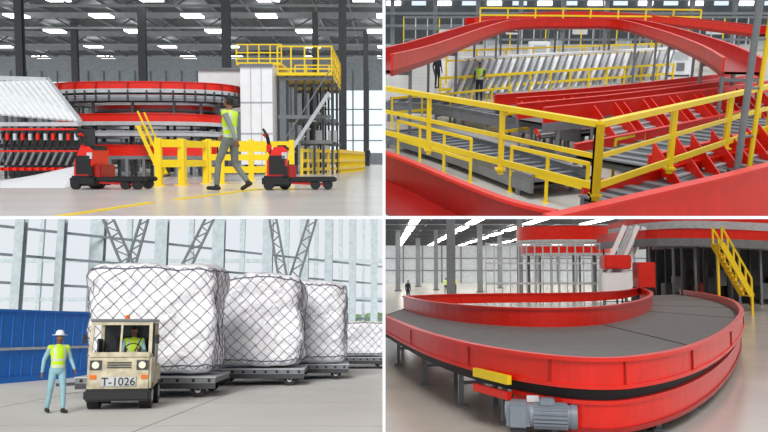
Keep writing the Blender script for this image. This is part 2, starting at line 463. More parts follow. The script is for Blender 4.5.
# enclosure with gantry
mb = MB()
a = A.S(240, 64, 30); b = A.S(273, 150, 30)
mb.box((a.x, 30, .4), (b.x, 31.5, a.z), WHT)
a2 = A.S(198, 68, 34); mb.box((a2.x, 34, A.S(198, 112, 34).z), (a.x, 37, a2.z), WHT)
mb.box((a.x-.03, 29.92, a.z-.1), (b.x+.03, 30, a.z), GRY)
for f in (.33, .66): mb.box((a.x+(b.x-a.x)*f-.012, 29.96, .4), (a.x+(b.x-a.x)*f+.012, 30, a.z), LGR)
for z in (1.6, 2.8): mb.box((a.x, 29.96, z), (b.x, 30, z+.03), LGR)
mb.box((a2.x, 33.9, a2.z-.1), (a.x, 34, a2.z), GRY)
mb.box((a.x+.1, 30.1, 0), (a.x+.3, 30.3, .4), DGR); mb.box((b.x-.3, 30.1, 0), (b.x-.1, 30.3, .4), DGR)
mb.box((a2.x+.1, 34.1, 0), (a2.x+.3, 34.3, 3), GRY); mb.box((a.x-.3, 34.1, 0), (a.x-.1, 34.3, 3), GRY)
mb.done(A, 'scanner_enclosure')
mb = MB()
x0 = A.S(278, 76, 31).x; x1 = A.S(332, 76, 31).x; zt = A.S(300, 76, 31).z
for y in (31, 34, 37):
    for i in range(7):
        x = x0+(x1-x0)*i/6
        mb.beam((x, y, 0), (x, y, zt), .09, .09, DGR)
    for z in (1.3, 2.3, zt-.1): mb.beam((x0, y, z), (x1, y, z), .1, .14, GRY)
xl = A.S(236, 60, 32).x
mb.box((x0, 30.8, zt), (x1, 37.2, zt+.12), YEL)
mb.box((xl, 32, zt+.55), (x0, 37.2, zt+.67), YEL)
for i in range(10): mb.cbox((x0+.2+.2*i, 30.5, .3+.3*i), (.26, .6, .04), LGR)
mb.beam((x0+.1, 30.15, .2), (x0+2.1, 30.15, 3.2), .05, .14, LGR); mb.beam((x0+.1, 30.15, 1.0), (x0+2.1, 30.15, 4.0), .04, .04, GRY)
for i in range(4):
    mb.cbox((x0+.6*i+.2, 33.5, 1.6), (.35, .5, .5), LGR); mb.cbox((x0+.5*i+.2, 33.3, .8), (.3, .3, .8), LGR)
mb.done(A, 'mezzanine_platform')
for y in (30.9, 37):
    railing(A, 'platform_railing', [V((x0, y, zt+.12)), V((x1, y, zt+.12))], 1.05, (.15, .55, 1.03), .06, .55, foot=False, rw=.06)
railing(A, 'platform_railing', [V((xl, 32.1, zt+.67)), V((x0, 32.1, zt+.67))], .75, (.15, .4, .73), .05, .45, foot=False, rw=.05)
railing(A, 'platform_railing', [V((x1, 30.9, zt+.12)), V((x1, 37, zt+.12))], 1.05, (.15, .55, 1.03), .06, 1.2, foot=False, rw=.06)
railing(A, 'walkway_railing', [V((A.S(150, 110, 33.5).x, 33.5, 2.3)), V((A.S(200, 110, 33.5).x, 33.5, 2.3))], .9, (.45, .88), .06, .5, foot=False)
mb = MB()
a = A.S(138, 126, 26.0); b = A.S(160, 162, 26.0)
for s_ in (0, .7):
    mb.beam((a.x, 26+s_, a.z), (b.x, 26+s_, .1), .06, .12, YEL); mb.beam((a.x, 26+s_, a.z+.5), (b.x, 26+s_, .6), .05, .05, YEL)
for i in range(6): mb.cbox((a.x+(b.x-a.x)*i/5, 26.35, a.z+(.1-a.z)*i/5), (.2, .7, .04), YEL)
mb.done(A, 'yellow_stair')
# fences
def gp(s, a, b): return s.Z(a, b, 0)
railing(A, 'safety_barrier', [gp(A, 159, 186), gp(A, 182, 185.3)], 1.06, (.5, .95), .14, 1.6, rw=.17)
railing(A, 'safety_barrier', [gp(A, 184, 184.8), gp(A, 206, 183.5)], 1.06, (.5, .95), .12, 1.6, rw=.16)
railing(A, 'safety_barrier', [gp(A, 209, 181), gp(A, 292, 180)], 1.15, (.3, .65, 1.02), .14, 1.0, rw=.17)
railing(A, 'safety_barrier', [gp(A, 222, 184), gp(A, 268, 183)], .95, (.35, .85), .12, 1.2, rw=.14)
railing(A, 'safety_barrier', [gp(A, 302, 174.5), gp(A, 338, 173), gp(A, 364, 170)], 1.05, (.2, .55, .95), .1, .55, rw=.12)
# floor marks
def mark(P, name, pts, m):
    mb = MB(); mb.prism([p+V((0, 0, .003)) for p in pts], (0, 0, .006), m); mb.done(P, name, cast=False)
mark(A, 'floor_line', [gp(A, 50, 217), gp(A, 62, 217), gp(A, 156, 203), gp(A, 148, 202.5)], YEL)
mark(A, 'floor_line', [gp(A, 172, 199.8), gp(A, 182, 199.8), gp(A, 262, 189.5), gp(A, 256, 189)], YEL)
mb = MB()
a, b, c, d = gp(A, 0, 188), gp(A, 64, 188), gp(A, 90, 180), gp(A, 0, 181)
top = A.S(76, 166, c.y+1)
mb.add([a, b, c, d, top, V((d.x, top.y, .12))], [[0, 1, 2, 3], [0, 1, 4, 5], [1, 2, 4], [2, 3, 5, 4], [0, 5, 3]], WHT)
mb.done(A, 'loading_ramp')
def pallet_truck(P, pos, yaw, tip):
    mb = MB(); mb.T = Matrix.Translation(pos) @ Matrix.Rotation(yaw, 4, 'Z')
    mb.bbox((-.15, 0, .17), (.56, .72, .2), BLK, .04)
    for sg in (.33, -.33):
        mb.tube((-.3, sg-.04, .1), (-.3, sg+.04, .1), .1, BLK, 14)
    mb.tube((0, -.06, .12), (0, .06, .12), .12, BLK, 16)
    pr = [(-.34, .27), (.05, .27), (.05, .78), (-.03, .84), (-.2, .82), (-.33, .56)]
    mb.prism([V((x, -.32, z)) for x, z in pr], (0, .64, 0), RED)
    mb.bbox((-.05, 0, .8), (.22, .6, .12), BLK); mb.cbox((-.14, -.33, .48), (.3, .03, .36), BLK); mb.cbox((.0, -.33, .66), (.1, .03, .12), LGR)
    mb.cbox((.02, -.33, .36), (.08, .04, .2), BLK)
    mb.tube((-.25, 0, .62), (-.33, 0, 1.02), .035, BLK); mb.bbox((-.3, 0, .8), (.1, .12, .2), RED)
    mb.beam((-.33, -.17, 1.04), (-.33, .17, 1.04), .04, .04, BLK)
    for sg in (-.17, .17): mb.tube((-.33, sg, 1.04), (-.4, sg*.9, 1.16), .022, BLK)
    mb.tube((-.4, -.16, 1.16), (-.4, .16, 1.16), .022, BLK)
    mb.bbox((-.36, 0, 1.06), (.12, .1, .1), RED)
    for sg in (-.23, .23):
        mb.bbox((tip/2+.05, sg, .2), (tip, .18, .09), BLK, .02)
        mb.tube((tip-.12, sg-.06, .1), (tip-.12, sg+.06, .1), .095, BLK, 14); mb.tube((tip-.36, sg-.06, .1), (tip-.36, sg+.06, .1), .095, BLK, 14)
        mb.beam((.05, sg, .14), (tip-.15, sg, .1), .06, .04, RED)
    mb.bbox((.14, 0, .34), (.16, .6, .3), DRED)
    mb.done(P, 'electric_pallet_truck')
pallet_truck(A, gp(A, 99, 189), math.radians(-8), 1.05)
pallet_truck(A, gp(A, 285, 189.5), math.radians(6), .95)
W1 = dict(skin=SKIN, hair=HAIR, pants=STEELT, boot=BOOT, sleeve=SLEEVE, top=VEST)
person(A, 'walking_worker', gp(A, 231, 191), math.radians(160), 1.76, WALK, W1, .011)
person(A, 'distant_worker', gp(A, 368, 166.2), math.radians(-60), 1.75, STAND, dict(W1, top=NAVY, pants=NAVY, sleeve=NAVY), .03, vest=False)

# ============================================================ SITE 2: sorter floor seen from a gantry
B = Site('conveyor_floor', 8, 4.2, 1, 1)
shell(B, -1, 70, 6, 95, 9, FLR, CEIL, DWALL, ceil=False)
mb = MB()
for x in range(1, 70, 5):
    mb.cbox((x, 93, 4.5), (.5, .5, 9), GRY)
for z in (2.2, 3.6, 5.2): mb.beam((0, 92.6, z), (70, 92.6, z), .2, .3, GRY)
mb.done(B, 'column_row')
mb = MB()
for x in range(0, 60, 3): mb.box((x+.3, 94.8, 4.5), (x+2.0, 94.9, 5.0), LAMP if x % 2 == 0 else WIN)
mb.done(B, 'window_1', cast=False)
mb = MB()
for i in range(40):
    x = 2+i*1.2; mb.beam((x, 80, 0), (x, 80, 3.4), .1, .1, LGR if i % 3 else YEL)
for z in (1.1, 2.2, 3.3): mb.beam((2, 80, z), (50, 80, z), .12, .2, GRY)
for i in range(0, 20): mb.cbox((4+i*2.3, 81, .8+(i % 3)*1.1), (1.3, 1, .6), (LGR, WHT, DGR)[i % 3])
mb.done(B, 'storage_rack')
# elevated red loop
def path_from(P, pts, k=6): return smooth_path([P.S(*p) for p in pts], k)
mb = MB()
pa = path_from(B, [(372, 70, 21), (420, 56, 27), (480, 34, 38), (510, 27, 44), (570, 26, 46), (625, 27, 45), (668, 38, 38), (712, 55, 29), (742, 72, 24)])
conveyor(mb, pa, 1.1, .4, lower=.15, legs=range(3, len(pa), 5), frame=DRED, side=RED, belt=DRED)
mb.done(B, 'elevated_conveyor')
mb = MB()
pa = path_from(B, [(470, 24, 60), (560, 17, 64), (640, 20, 60), (765, 34, 48)])
conveyor(mb, pa, 1.2, .4, lower=.2, legs=range(1, len(pa), 4), side=RED, frame=DRED, belt=DRED)
mb.done(B, 'elevated_conveyor')
railing(B, 'walkway_railing', [B.S(480, 22, 58), B.S(700, 24, 58)], 1, (.5, 1), .1, 2.0, foot=False, rw=.12)
# slanted chute bank
mb = MB()
n = 30
for i in range(n):
    f = i/(n-1)
    lo = B.Z(448+(660-448)*f, 96-17*f, .3); hi = lo+V((.75, 1.0, 1.5))
    mb.beam(lo, hi, .42, .05, WHT if i % 2 else LGR); mb.beam(lo+V((.28, 0, .06)), hi+V((.28, 0, .06)), .05, .16, GRY)
l = B.Z(448, 96, 0); r = B.Z(664, 78, 0)
mb.beam(l+V((.7, 1, 1.75)), r+V((.7, 1, 1.75)), .5, .12, WHT); mb.beam(l+V((0, 0, .2)), r+V((0, 0, .2)), .3, .35, DGR)
mb.done(B, 'chute_bank')
railing(B, 'walkway_railing', [B.Z(440, 103, 0), B.Z(672, 84, 0)], 1.15, (.6, 1.12), .1, 1.4, rw=.12)
railing(B, 'walkway_railing', [B.Z(446, 84, 0), B.Z(672, 70, 0)], 1.9, (1.3, 1.85), .1, 2.2, rw=.11)
railing(B, 'walkway_railing', [B.Z(600, 66, 0), B.Z(735, 60, 0)], 1.15, (.6, 1.12), .1, 1.4, rw=.1)
for a, b, z in ((712, 42, .0), (677, 76, .0), (538, 66, 0)):
    mb = MB(); p = B.Z(a, b, 0); mb.bbox((p.x, p.y, .95), (1.5, .8, 1.7), WHT, .05); mb.cbox((p.x, p.y-.42, 1.3), (.9, .04, .5), LGR); mb.cbox((p.x, p.y-.43, .6), (.5, .04, .5), GRY)
    mb.cbox((p.x, p.y, .05), (1.3, .7, .1), DGR); mb.done(B, 'control_cabinet')
# ground-level conveyors with red walls
def conv2(pts, z, w, wall=.45, belt=BELT, name='floor_conveyor', legs=True, side=RED, slats=0, slatm=LGR):
    mb = MB(); q = smooth_path([B.Z(a, b, z) for a, b in pts], 5)
    conveyor(mb, q, w, wall, belt=belt, legs=range(1, len(q), 4) if legs else None, lower=.25, frame=side if side is DRED else GRY, side=side, slats=slats, slatm=slatm)
    mb.done(B, name)
conv2([(505, 108), (620, 98), (745, 82)], 1.1, 1.1, .35)
conv2([(385, 103), (450, 106), (520, 118), (600, 132)], .6, 1.7, .12, DBELT, side=GRY, slats=.4, slatm=GRY)
conv2([(530, 121), (640, 108), (775, 88)], 1.2, 1.0, .4)
conv2([(610, 160), (690, 142), (780, 120)], .9, 1.9, .22, DBELT, slats=.5, slatm=GRY)
conv2([(400, 131), (470, 150), (560, 180)], .4, 1.5, .15, DBELT, side=GRY, slats=.35, slatm=GRY)
conv2([(620, 205), (700, 186), (790, 162)], .8, 1.7, .2, DBELT, slats=.5, slatm=GRY)
# rows of red-finned chutes with grey slats
def bins(l, r, n, z1, z0, dx, dy, w):
    mb = MB()
    for i in range(n):
        p = l.lerp(r, i/(n-1)); e = (r-l).normalized()
        a = V((p.x, p.y, z1)); b = V((p.x+dx, p.y+dy, z0))
        mb.hexa([a, a+e*w, b+e*w, b], [q+V((0, 0, .05)) for q in (a, a+e*w, b+e*w, b)], GRY)
        for k in range(6):
            c = a.lerp(b, (k+.5)/6)+V((0, 0, .07)); mb.beam(c, c+e*w, .1, .04, LGR)
        for o in (0, w):
            q = a+e*o; s_ = b+e*o
            mb.prism([q, s_, s_+V((0, 0, .14)), q+V((0, 0, .55))], e*.05, RED)
            mb.beam((s_.x, s_.y, 0), s_, .07, .07, GRY); mb.beam((q.x, q.y, 0), q, .07, .07, GRY)
    mb.done(B, 'chute_row')
bins(B.Z(592, 129, 1.0), B.Z(740, 106, 1.0), 7, 1.1, .55, .5, -1.5, .95)
bins(B.Z(520, 119, .9), B.Z(570, 114, .9), 3, .9, .45, .4, -1.1, .7)
bins(B.Z(650, 172, .9), B.Z(780, 140, .9), 5, 1.0, .5, .4, -1.2, .9)
# working-level rails
for pts in ([(392, 128), (450, 122), (510, 114)], [(398, 158), (470, 182)], [(500, 150), (560, 140), (600, 150)], [(510, 192), (585, 214)], [(612, 182), (690, 160), (775, 138)], [(612, 150), (680, 136)]):
    railing(B, 'walkway_railing', [B.Z(a, b, 0) for a, b in pts], 1.1, (.55, 1.08), .07, 1.3, rw=.08)
# near railing corner
zr = 1.25
pc = B.Z(600, 124, 2.35); pl = B.Z(372, 86, 2.35); pr = B.Z(775, 85, 2.35)
base = [V((p.x, p.y, zr)) for p in (pl, pc, pr)]
mb = MB()
for a, b, n in ((base[0], base[1], 3), (base[1], base[2], 3)):
    for i in range(n+1):
        p = a.lerp(b, i/n); mb.cbox((p.x, p.y, zr+.45), (.1 if i not in (0, n) else .14, .12, 1.3), YEL)
        mb.cbox((p.x, p.y, zr-.1), (.2, .2, .04), YEL)
    mb.beam(a+V((0, 0, 1.1)), b+V((0, 0, 1.1)), .14, .1, YEL)
    mb.beam(a+V((0, 0, .55)), b+V((0, 0, .55)), .06, .08, YEL)
    mb.beam(a+V((0, 0, .04)), b+V((0, 0, .04)), .05, .12, YEL)
mb.done(B, 'guard_railing')
# near red trough walls
mb = MB()
q = smooth_path([B.Z(a, b, 1.5) for a, b in ((368, 148), (410, 163), (460, 184), (510, 203), (556, 214))], 5)
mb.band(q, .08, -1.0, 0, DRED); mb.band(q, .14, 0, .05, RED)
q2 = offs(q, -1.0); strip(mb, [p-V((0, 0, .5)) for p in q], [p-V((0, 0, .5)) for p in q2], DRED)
mb.done(B, 'near_conveyor_guard')
mb = MB()
q = smooth_path([B.Z(a, b, 1.5) for a, b in ((548, 219), (600, 207), (660, 193), (720, 179), (775, 165))], 5)
mb.band(q, .08, -1.4, 0, RED); mb.band(q, .2, 0, .05, RED)
mb.done(B, 'near_conveyor_guard')
mb = MB()
p = B.Z(737, 170, .9); t_ = V((p.x+.05, p.y, 4.4)); mb.tube(p, t_, .07, GRY, 14); mb.tube(p+V((.35, .2, 0)), t_+V((.35, .2, 0)), .05, YEL)
for z in (1.6, 2.6, 3.6): mb.tube((p.x, p.y, z), (p.x+.35, p.y+.2, z), .03, GRY)
mb.cbox((p.x, p.y, .45), (.3, .3, .9), DGR)
mb.done(B, 'support_mast')
person(B, 'standing_worker', B.Z(437, 88, 0), math.radians(-60), 1.78, STAND, dict(W1, top=NAVY, pants=NAVY, sleeve=NAVY), .02, vest=False)
person(B, 'standing_worker', B.Z(479, 101, 0), math.radians(-110), 1.78, dict(elL=(.1, .24, 1.18), wrL=(.3, .18, 1.15)), dict(W1, pants=NAVY, sleeve=NAVY), .02)

# ============================================================ SITE 3: apron
C = Site('cargo_apron', 332, 1.65, -1, -1)
mb = MB(); mb.box((-140, 6, -.1), (20, 220, 0), GND); mb.done(C, 'ground', cast=False)
mb = MB()
for y in (14, 18.5, 23, 29, 36): mb.box((-60, y, .002), (5, y+.04, .006), SEAM)
for x in (-18, -13, -8.5, -4.2): mb.box((x, 8, .002), (x+.03, 60, .006), SEAM)
mb.done(C, 'concrete_joints', cast=False)
# fence
f0 = C.Z(-15, 385, 0); f1 = C.Z(385, 351, 0)
mb = MB()
n = 90; H = 2.35
for i in range(n):
    a = f0.lerp(f1, i/n); b = f0.lerp(f1, (i+.97)/n)
    mb.beam(a+V((0, 0, H/2)), b+V((0, 0, H/2)), .03, H, BLUE)
    mb.beam(a+V((0, -.02, 0)), a+V((0, -.02, H)), .06, .06, BLUE)
dirn = (f1-f0).normalized(); nn = V((dirn.y, -dirn.x, 0))*.06
for z, hh, m in ((H, .08, BLUE), (1.1, .09, LGR), (.1, .2, BLUE)): mb.beam(f0+nn+V((0, 0, z)), f1+nn+V((0, 0, z)), .05, hh, m)
mb.done(C, 'blue_site_fence')
# steel frame building under construction
mb = MB()
cols = [(14, 9), (56, 7), (93, 14), (158, 12), (216, 12), (266, 10), (303, 9), (328, 8), (352, 7), (374, 7)]
for i, (a, w) in enumerate(cols):
    Y = 46+i*3.0; p = C.S(a, 332, Y); ww = w*Y/F
    for dy in (-.25, .25): mb.cbox((p.x, Y+dy, 6.5), (ww, .06, 13), PSTEEL)
    mb.cbox((p.x, Y, 6.5), (.08, .5, 13), PSTEEL2)
for z in (2.9, 4.6, 6.3, 8.0):
    a = C.S(-10, 332, 46); b = C.S(385, 332, 76); a.z = z; b.z = z; mb.beam(a, b, .12, .16, PSTEEL2)
for a, w in ((36, 4), (125, 5), (188, 5), (240, 5), (285, 5), (315, 4), (340, 4), (363, 3)):
    Y = 80; p = C.S(a, 332, Y); mb.cbox((p.x, Y, 8), (w*Y/F, .4, 16), PSTEEL)
for z in (5, 9): mb.beam((-45, 80, z), (0, 80, z), .2, .4, PSTEEL)
mb.done(C, 'steel_building_frame')
DST = mat('bare_scaffold_steel', (108, 116, 122), 0.6)
def lattice(pb, pt, w, m=DST):
    mb = MB()
    d = pt-pb
    for sg in (-1, 1): mb.beam(pb+V((sg*w/2, 0, 0)), pt+V((sg*w/2*.8, 0, 0)), .12, .12, m)
    n = 10
    for i in range(n):
        s0 = 1 if i % 2 else -1
        mb.beam(pb+d*(i/n)+V((s0*w/2, 0, 0)), pb+d*((i+1)/n)+V((-s0*w/2*.9, 0, 0)), .07, .07, m)
    mb.done(C, 'lattice_brace')
def lat(a0, b0, a1, b1, Y, w): lattice(C.S(a0, b0, Y), C.S(a1, b1, Y), w)
for L in ((132, 275, 106, 214, 42, .7), (128, 275, 146, 214, 42, .5), (182, 275, 212, 214, 44, .6), (284, 285, 272, 214, 44, .5), (292, 285, 314, 214, 46, .6)):
    lat(*L)
# cargo
def cargo(P, c, yaw, w, d, h, seed):
    mb = MB(); T = Matrix.Translation(c) @ Matrix.Rotation(yaw, 4, 'Z')
    def f(x, y, z, k=1.0):
        z2 = 2*z-1; e = 9
        nm = (abs(x)**e+abs(y)**e+abs(z2)**e)**(1/e); x, y, z2 = x/nm, y/nm, z2/nm
        q = V((x*w/2, y*d/2, (z2+1)*h/2)); dr = V((x, y, z2*.6)).normalized()
        a = noise.noise(q*.9+V((seed, 0, 0)))*.2+noise.noise(q*2.4+V((0, seed, 0)))*.1+abs(noise.noise(q*6+V((seed, 0, 3))))*.06
        a *= min(1, .4+z*3)
        return T@(q*k+dr*a+(V((dr.x, dr.y, max(0, dr.z)))*.01 if k > 1 else V((0, 0, 0))))
    N = 36
    faces = [lambda a, b: (a, -1, (b+1)/2), lambda a, b: (a, 1, (b+1)/2), lambda a, b: (-1, a, (b+1)/2), lambda a, b: (1, a, (b+1)/2), lambda a, b: (a, b, 1), lambda a, b: (a, b, 0)]
    for fn in faces:
        vs = [f(*fn(-1+2*i/N, -1+2*j/N)) for j in range(N+1) for i in range(N+1)]
        mb.add(vs, [[j*(N+1)+i, j*(N+1)+i+1, (j+1)*(N+1)+i+1, (j+1)*(N+1)+i] for j in range(N) for i in range(N)], WRAP, True)
    def ln(fn, a0, b0, a1, b1, r=.0075):
        K = 18; pts = [f(*fn(a0+(a1-a0)*i/K, b0+(b1-b0)*i/K), 1.006) for i in range(K+1)]
        for p, q in zip(pts[:-1], pts[1:]): mb.tube(p, q, r, NET, 4)
    sp = .36
    for fi, fn in enumerate(faces[:4]):
        if fi == 1: continue
        W_ = w if fi < 2 else d
        k = -h
        while k < W_:
            a0 = max(0, k); b0 = a0-k; a1 = min(W_, h+k); b1 = a1-k
            if a1 > a0:
                g = lambda a: a/W_*2-1
                ln(fn, g(a0), b0/h*2-1, g(a1), b1/h*2-1); ln(fn, -g(a0), b0/h*2-1, -g(a1), b1/h*2-1)
            k += sp
        ln(fn, -1, .92, 1, .92, .014); ln(fn, -1, -.9, 1, -.9, .014)
    return mb.done(P, 'wrapped_air_cargo')
def dolly(P, c, yaw, w, d, zt=.52):
    mb = MB(); mb.T = Matrix.Translation(c) @ Matrix.Rotation(yaw, 4, 'Z')
    mb.cbox((0, 0, zt-.09), (w, d, .14), GRY); mb.cbox((0, 0, zt-.01), (w+.04, d+.04, .03), LGR)
    mb.box((-w/2, -d/2, zt-.3), (w/2, -d/2+.1, zt-.16), DGR); mb.box((-w/2, d/2-.1, zt-.3), (w/2, d/2, zt-.16), DGR)
    for i in range(9):
        x = -w/2+.15+(w-.3)*i/8; mb.tube((x, -d/2-.01, zt-.09), (x, -d/2+.2, zt-.09), .045, BLK, 8)
    for x in (-w/2+.45, w/2-.45):
        mb.beam((x, -d/2+.1, .22), (x, d/2-.1, .22), .1, .1, DGR)
        for y in (-d/2+.2, d/2-.2):
            mb.tube((x, y-.08, .19), (x, y+.08, .19), .19, BLK, 16); mb.tube((x, y-.09, .19), (x, y+.09, .19), .08, LGR, 10)
    mb.beam((-w/2, 0, .3), (-w/2-.9, 0, .25), .08, .08, DGR)
    mb.done(P, 'cargo_dolly')
for (a, b, w, h, yaw, sd) in ((142, 398, 3.25, 2.85, 3, 1), (252, 386, 2.8, 2.85, 3, 5), (306, 379.5, 2.6, 2.85, 3, 9), (359, 369, 2.5, 1.5, 3, 13)):
    p = C.Z(a, b, 0); c = p+V((0, 1.25, 0)); y = math.radians(yaw)
    dolly(C, c, y, w+.25, 2.5); cargo(C, c+V((0, 0, .58)), y, w, 2.3, h, sd)
# tug
def tug(P, pos, yaw):
    mb = MB(); mb.T = Matrix.Translation(pos) @ Matrix.Rotation(yaw, 4, 'Z')
    for y in (.45, 1.75):
        for x in (-.54, .54):
            mb.tube((x-.12, y, .28), (x+.12, y, .28), .28, BLK, 20); mb.tube((x-.13, y, .28), (x+.13, y, .28), .13, LGR, 12)
    mb.box((-.5, .1, .2), (.5, 2.1, .5), DGR)
    mb.bbox((0, 0, .32), (1.36, .22, .24), BLK, .04)
    mb.bbox((0, .45, .78), (1.32, .8, .76), CREAM, .05)
    mb.bbox((0, 1.55, .68), (1.3, 1.2, .5), CREAM, .05)
    mb.box((-.62, .02, 1.12), (.62, .1, 1.22), CREAM)
    for x in (-.48, .48):
        mb.cbox((x, .04, .95), (.24, .04, .2), DGR); mb.tube((x, -.0, .95), (x, .05, .95), .075, LAMPC, 16)
        mb.cbox((x*1.1, .04, .7), (.13, .04, .08), ORG)
    for z in (.9, .95, 1.0): mb.cbox((0, .04, z), (.5, .03, .025), DGR)
    mb.cbox((0, .03, .6), (.72, .02, .2), LGR)
    for x in (-.62, 0, .62): mb.beam((x, .12, 1.17), (x*.98, .24, 1.86), .04 if x == 0 else .07, .06, CREAM)
    for x in (-.6, .6): mb.beam((x, 1.4, .9), (x, 1.4, 1.86), .08, .08, CREAM)
    mb.beam((-.62, .24, 1.83), (.62, .24, 1.83), .06, .06, CREAM)
    mb.bbox((0, .82, 1.9), (1.36, 1.3, .07), GRY, .03)
    mb.box((-.58, 1.38, .95), (.58, 1.42, 1.86), GLASSD)
    for x in (-.61, .61): mb.box((x-.02, .9, .9), (x+.02, 1.4, 1.5), GLASSD)
    mb.box((-.56, .7, .95), (.56, 1.38, 1.05), GLASSD)
    mb.bbox((-.02, 1.25, 1.3), (.5, .12, .5), BLK)
    mb.beam((-.3, .1, 1.24), (-.12, .2, 1.6), .015, .02, BLK); mb.beam((.3, .1, 1.24), (.45, .2, 1.6), .015, .02, BLK)
    for i in range(14):
        t0 = 2*math.pi*i/14; t1 = 2*math.pi*(i+1)/14
        mb.tube((.2+.17*math.cos(t0), .5+.08*math.sin(t0), 1.28+.12*math.sin(t0)), (.2+.17*math.cos(t1), .5+.08*math.sin(t1), 1.28+.12*math.sin(t1)), .014, BLK, 6)
    mb.tube((0, .9, 1.93), (0, .9, 2.03), .05, ORG, 12)
    for sg in (-1, 1):
        mb.beam((sg*.64, .2, 1.5), (sg*.74, .15, 1.55), .02, .02, BLK); mb.cbox((sg*.76, .14, 1.5), (.08, .03, .2), BLK)
    cu = bpy.data.curves.new('t', 'FONT'); cu.body = 'T-1026'; cu.size = .24; cu.align_x = 'CENTER'; cu.extrude = .004
    to = bpy.data.objects.new('t', cu); scene.collection.objects.link(to)
    m = bpy.data.meshes.new_from_object(to.evaluated_get(bpy.context.evaluated_depsgraph_get()))
    mb.add([V((v.co.x, .012-v.co.z, v.co.y+.52)) for v in m.vertices], [list(p.vertices) for p in m.polygons], BLK)
    bpy.data.objects.remove(to)
    mb.done(P, 'baggage_tractor')
tp = C.Z(115, 411, 0); tug(C, tp+V((0, .1, 0)), math.radians(10))
SIT = dict(hipL=(.0, .09, .93), knL=(.36, .14, .9), anL=(.38, .14, .5), hipR=(.0, -.09, .93), knR=(.36, -.14, .9), anR=(.38, -.14, .5),
           elL=(.12, .26, 1.17), wrL=(.35, .2, 1.2), elR=(.12, -.26, 1.17), wrR=(.35, -.15, 1.2))
person(C, 'tractor_driver', tp+V((-.02, 1.1, .08)), math.radians(-80), 1.7, SIT, dict(W1, sleeve=CYAN), .014)
P3 = dict(hipL=(0, .09, .93), knL=(.1, .11, .51), anL=(.1, .13, .09), knR=(-.04, -.12, .5), anR=(-.16, -.13, .1),
          elL=(-.03, .28, 1.17), wrL=(.1, .33, .95), elR=(-.04, -.29, 1.15), wrR=(-.02, -.32, .9))
person(C, 'apron_worker', C.Z(55, 413, 0), math.radians(-50), 1.64, P3, dict(W1, top=VEST, pants=CYAN, sleeve=CYAN, boot=BOOT), .011, hat=True)
mb = MB()
for i in range(40):
    p = C.S(345+random.uniform(-8, 36), 322+random.uniform(-3, 3), 110+random.uniform(-4, 4)); mb.ball(p, (random.uniform(1, 2), 1.2, random.uniform(.6, 1.2)), GRN, 8, 6)
mb.done(C, 'tree_line')

# ============================================================ SITE 4: hall with curved belt
D = Site('carousel_hall', 270, 2.6, 1, -1)
shell(D, -1, 150, 4, 160, 8.2, FLR2, CEILW, LWALL)
mb = MB()
for y in range(70, 160, 12): mb.beam((0, y, 7.8), (150, y, 7.8), .3, .6, DGR)
for x in range(0, 90, 5): mb.beam((x, 50, 8.0), (x, 160, 8.0), .15, .25, GRY)
mb.done(D, 'roof_beams', cast=False)
mb = MB()
for x in range(3, 90, 6):
    for y in range(62, 158, 14): mb.cbox((x, y, 7.4), (.9, 9.5, .12), LAMP)
mb.done(D, 'ceiling_lamps', cast=False)
mb = MB()
for x in range(0, 100, 4):
    mb.cbox((x, 159.7, 4), (.3, .2, 8), GRY)
for z in (2.5, 5): mb.beam((0, 159.6, z), (100, 159.6, z), .2, .25, GRY)
mb.done(D, 'trim_3', cast=False)
for a, Y, w in ((451, 60, .65), (398, 95, .6), (480, 90, .6), (520, 75, .5), (418, 120, .7), (436, 100, .5), (500, 110, .6)):
    p = D.S(a, 270, Y); mb = MB()
    for dy in (-.2, .2): mb.cbox((p.x, Y+dy, 4.1), (w, .06, 8.2), GRY)
    mb.cbox((p.x, Y, 4.1), (.08, .4, 8.2), DGR); mb.cbox((p.x, Y, .05), (w+.3, .9, .1), DGR); mb.done(D, 'steel_column')
mb = MB()
for k, Y in enumerate((56, 60)):
    a = D.S(486, 270, Y); b = D.S(600, 270, Y)
    for i in range(15):
        x = a.x+(b.x-a.x)*i/14; mb.beam((x, Y, 0), (x, Y, 4.6), .08, .08, GRY if k else LGR)
    for z in (1.6, 3.1, 4.5): mb.beam((a.x, Y, z), (b.x, Y, z), .08, .1, LGR)
mb.done(D, 'scaffold_frame')
mb = MB()
cx = D.S(566, 270, 66).x
for z, hh, rx in ((5.1, 1.1, 3.7), (4.0, .6, 3.3)):
    q = racetrack(cx, 66, rx, 2.6, z, e=2.2); conveyor(mb, q, .9, hh, True, frame=LGR, lower=.2, belt=DRED)
for i in range(0, 48, 4): mb.beam((q[i].x, q[i].y, 0), (q[i].x, q[i].y, 4.1), .16, .16, GRY)
mb.done(D, 'spiral_conveyor')
# main curved belt
outer = smooth_path([D.Z(a, b, 1.28) for a, b in ((372, 311), (392, 320), (425, 333), (470, 345), (530, 355), (590, 360), (640, 358), (690, 348), (722, 334), (738, 320), (741, 309), (730, 300), (707, 294), (680, 290))], 6)
inner = smooth_path([D.Z(a, b, 1.0) for a, b in ((404, 309), (430, 317), (480, 324), (540, 327), (590, 325.5), (625, 320), (648, 311), (651, 302.5), (640, 296))], 6)
mb = MB()
zb = 1.0
def res(path, n):
    L = [0]
    for a, b in zip(path[:-1], path[1:]): L.append(L[-1]+(b-a).length)
    out = []; j = 0
    for i in range(n):
        s_ = L[-1]*i/(n-1)
        while j < len(L)-2 and L[j+1] < s_: j += 1
        out.append(path[j].lerp(path[j+1], (s_-L[j])/max(1e-6, L[j+1]-L[j])))
    return out
oo = res(outer, 90); ii = res(inner, 90)
strip(mb, [V((p.x, p.y, zb)) for p in oo], [V((p.x, p.y, zb)) for p in ii], BELT, th=.1)
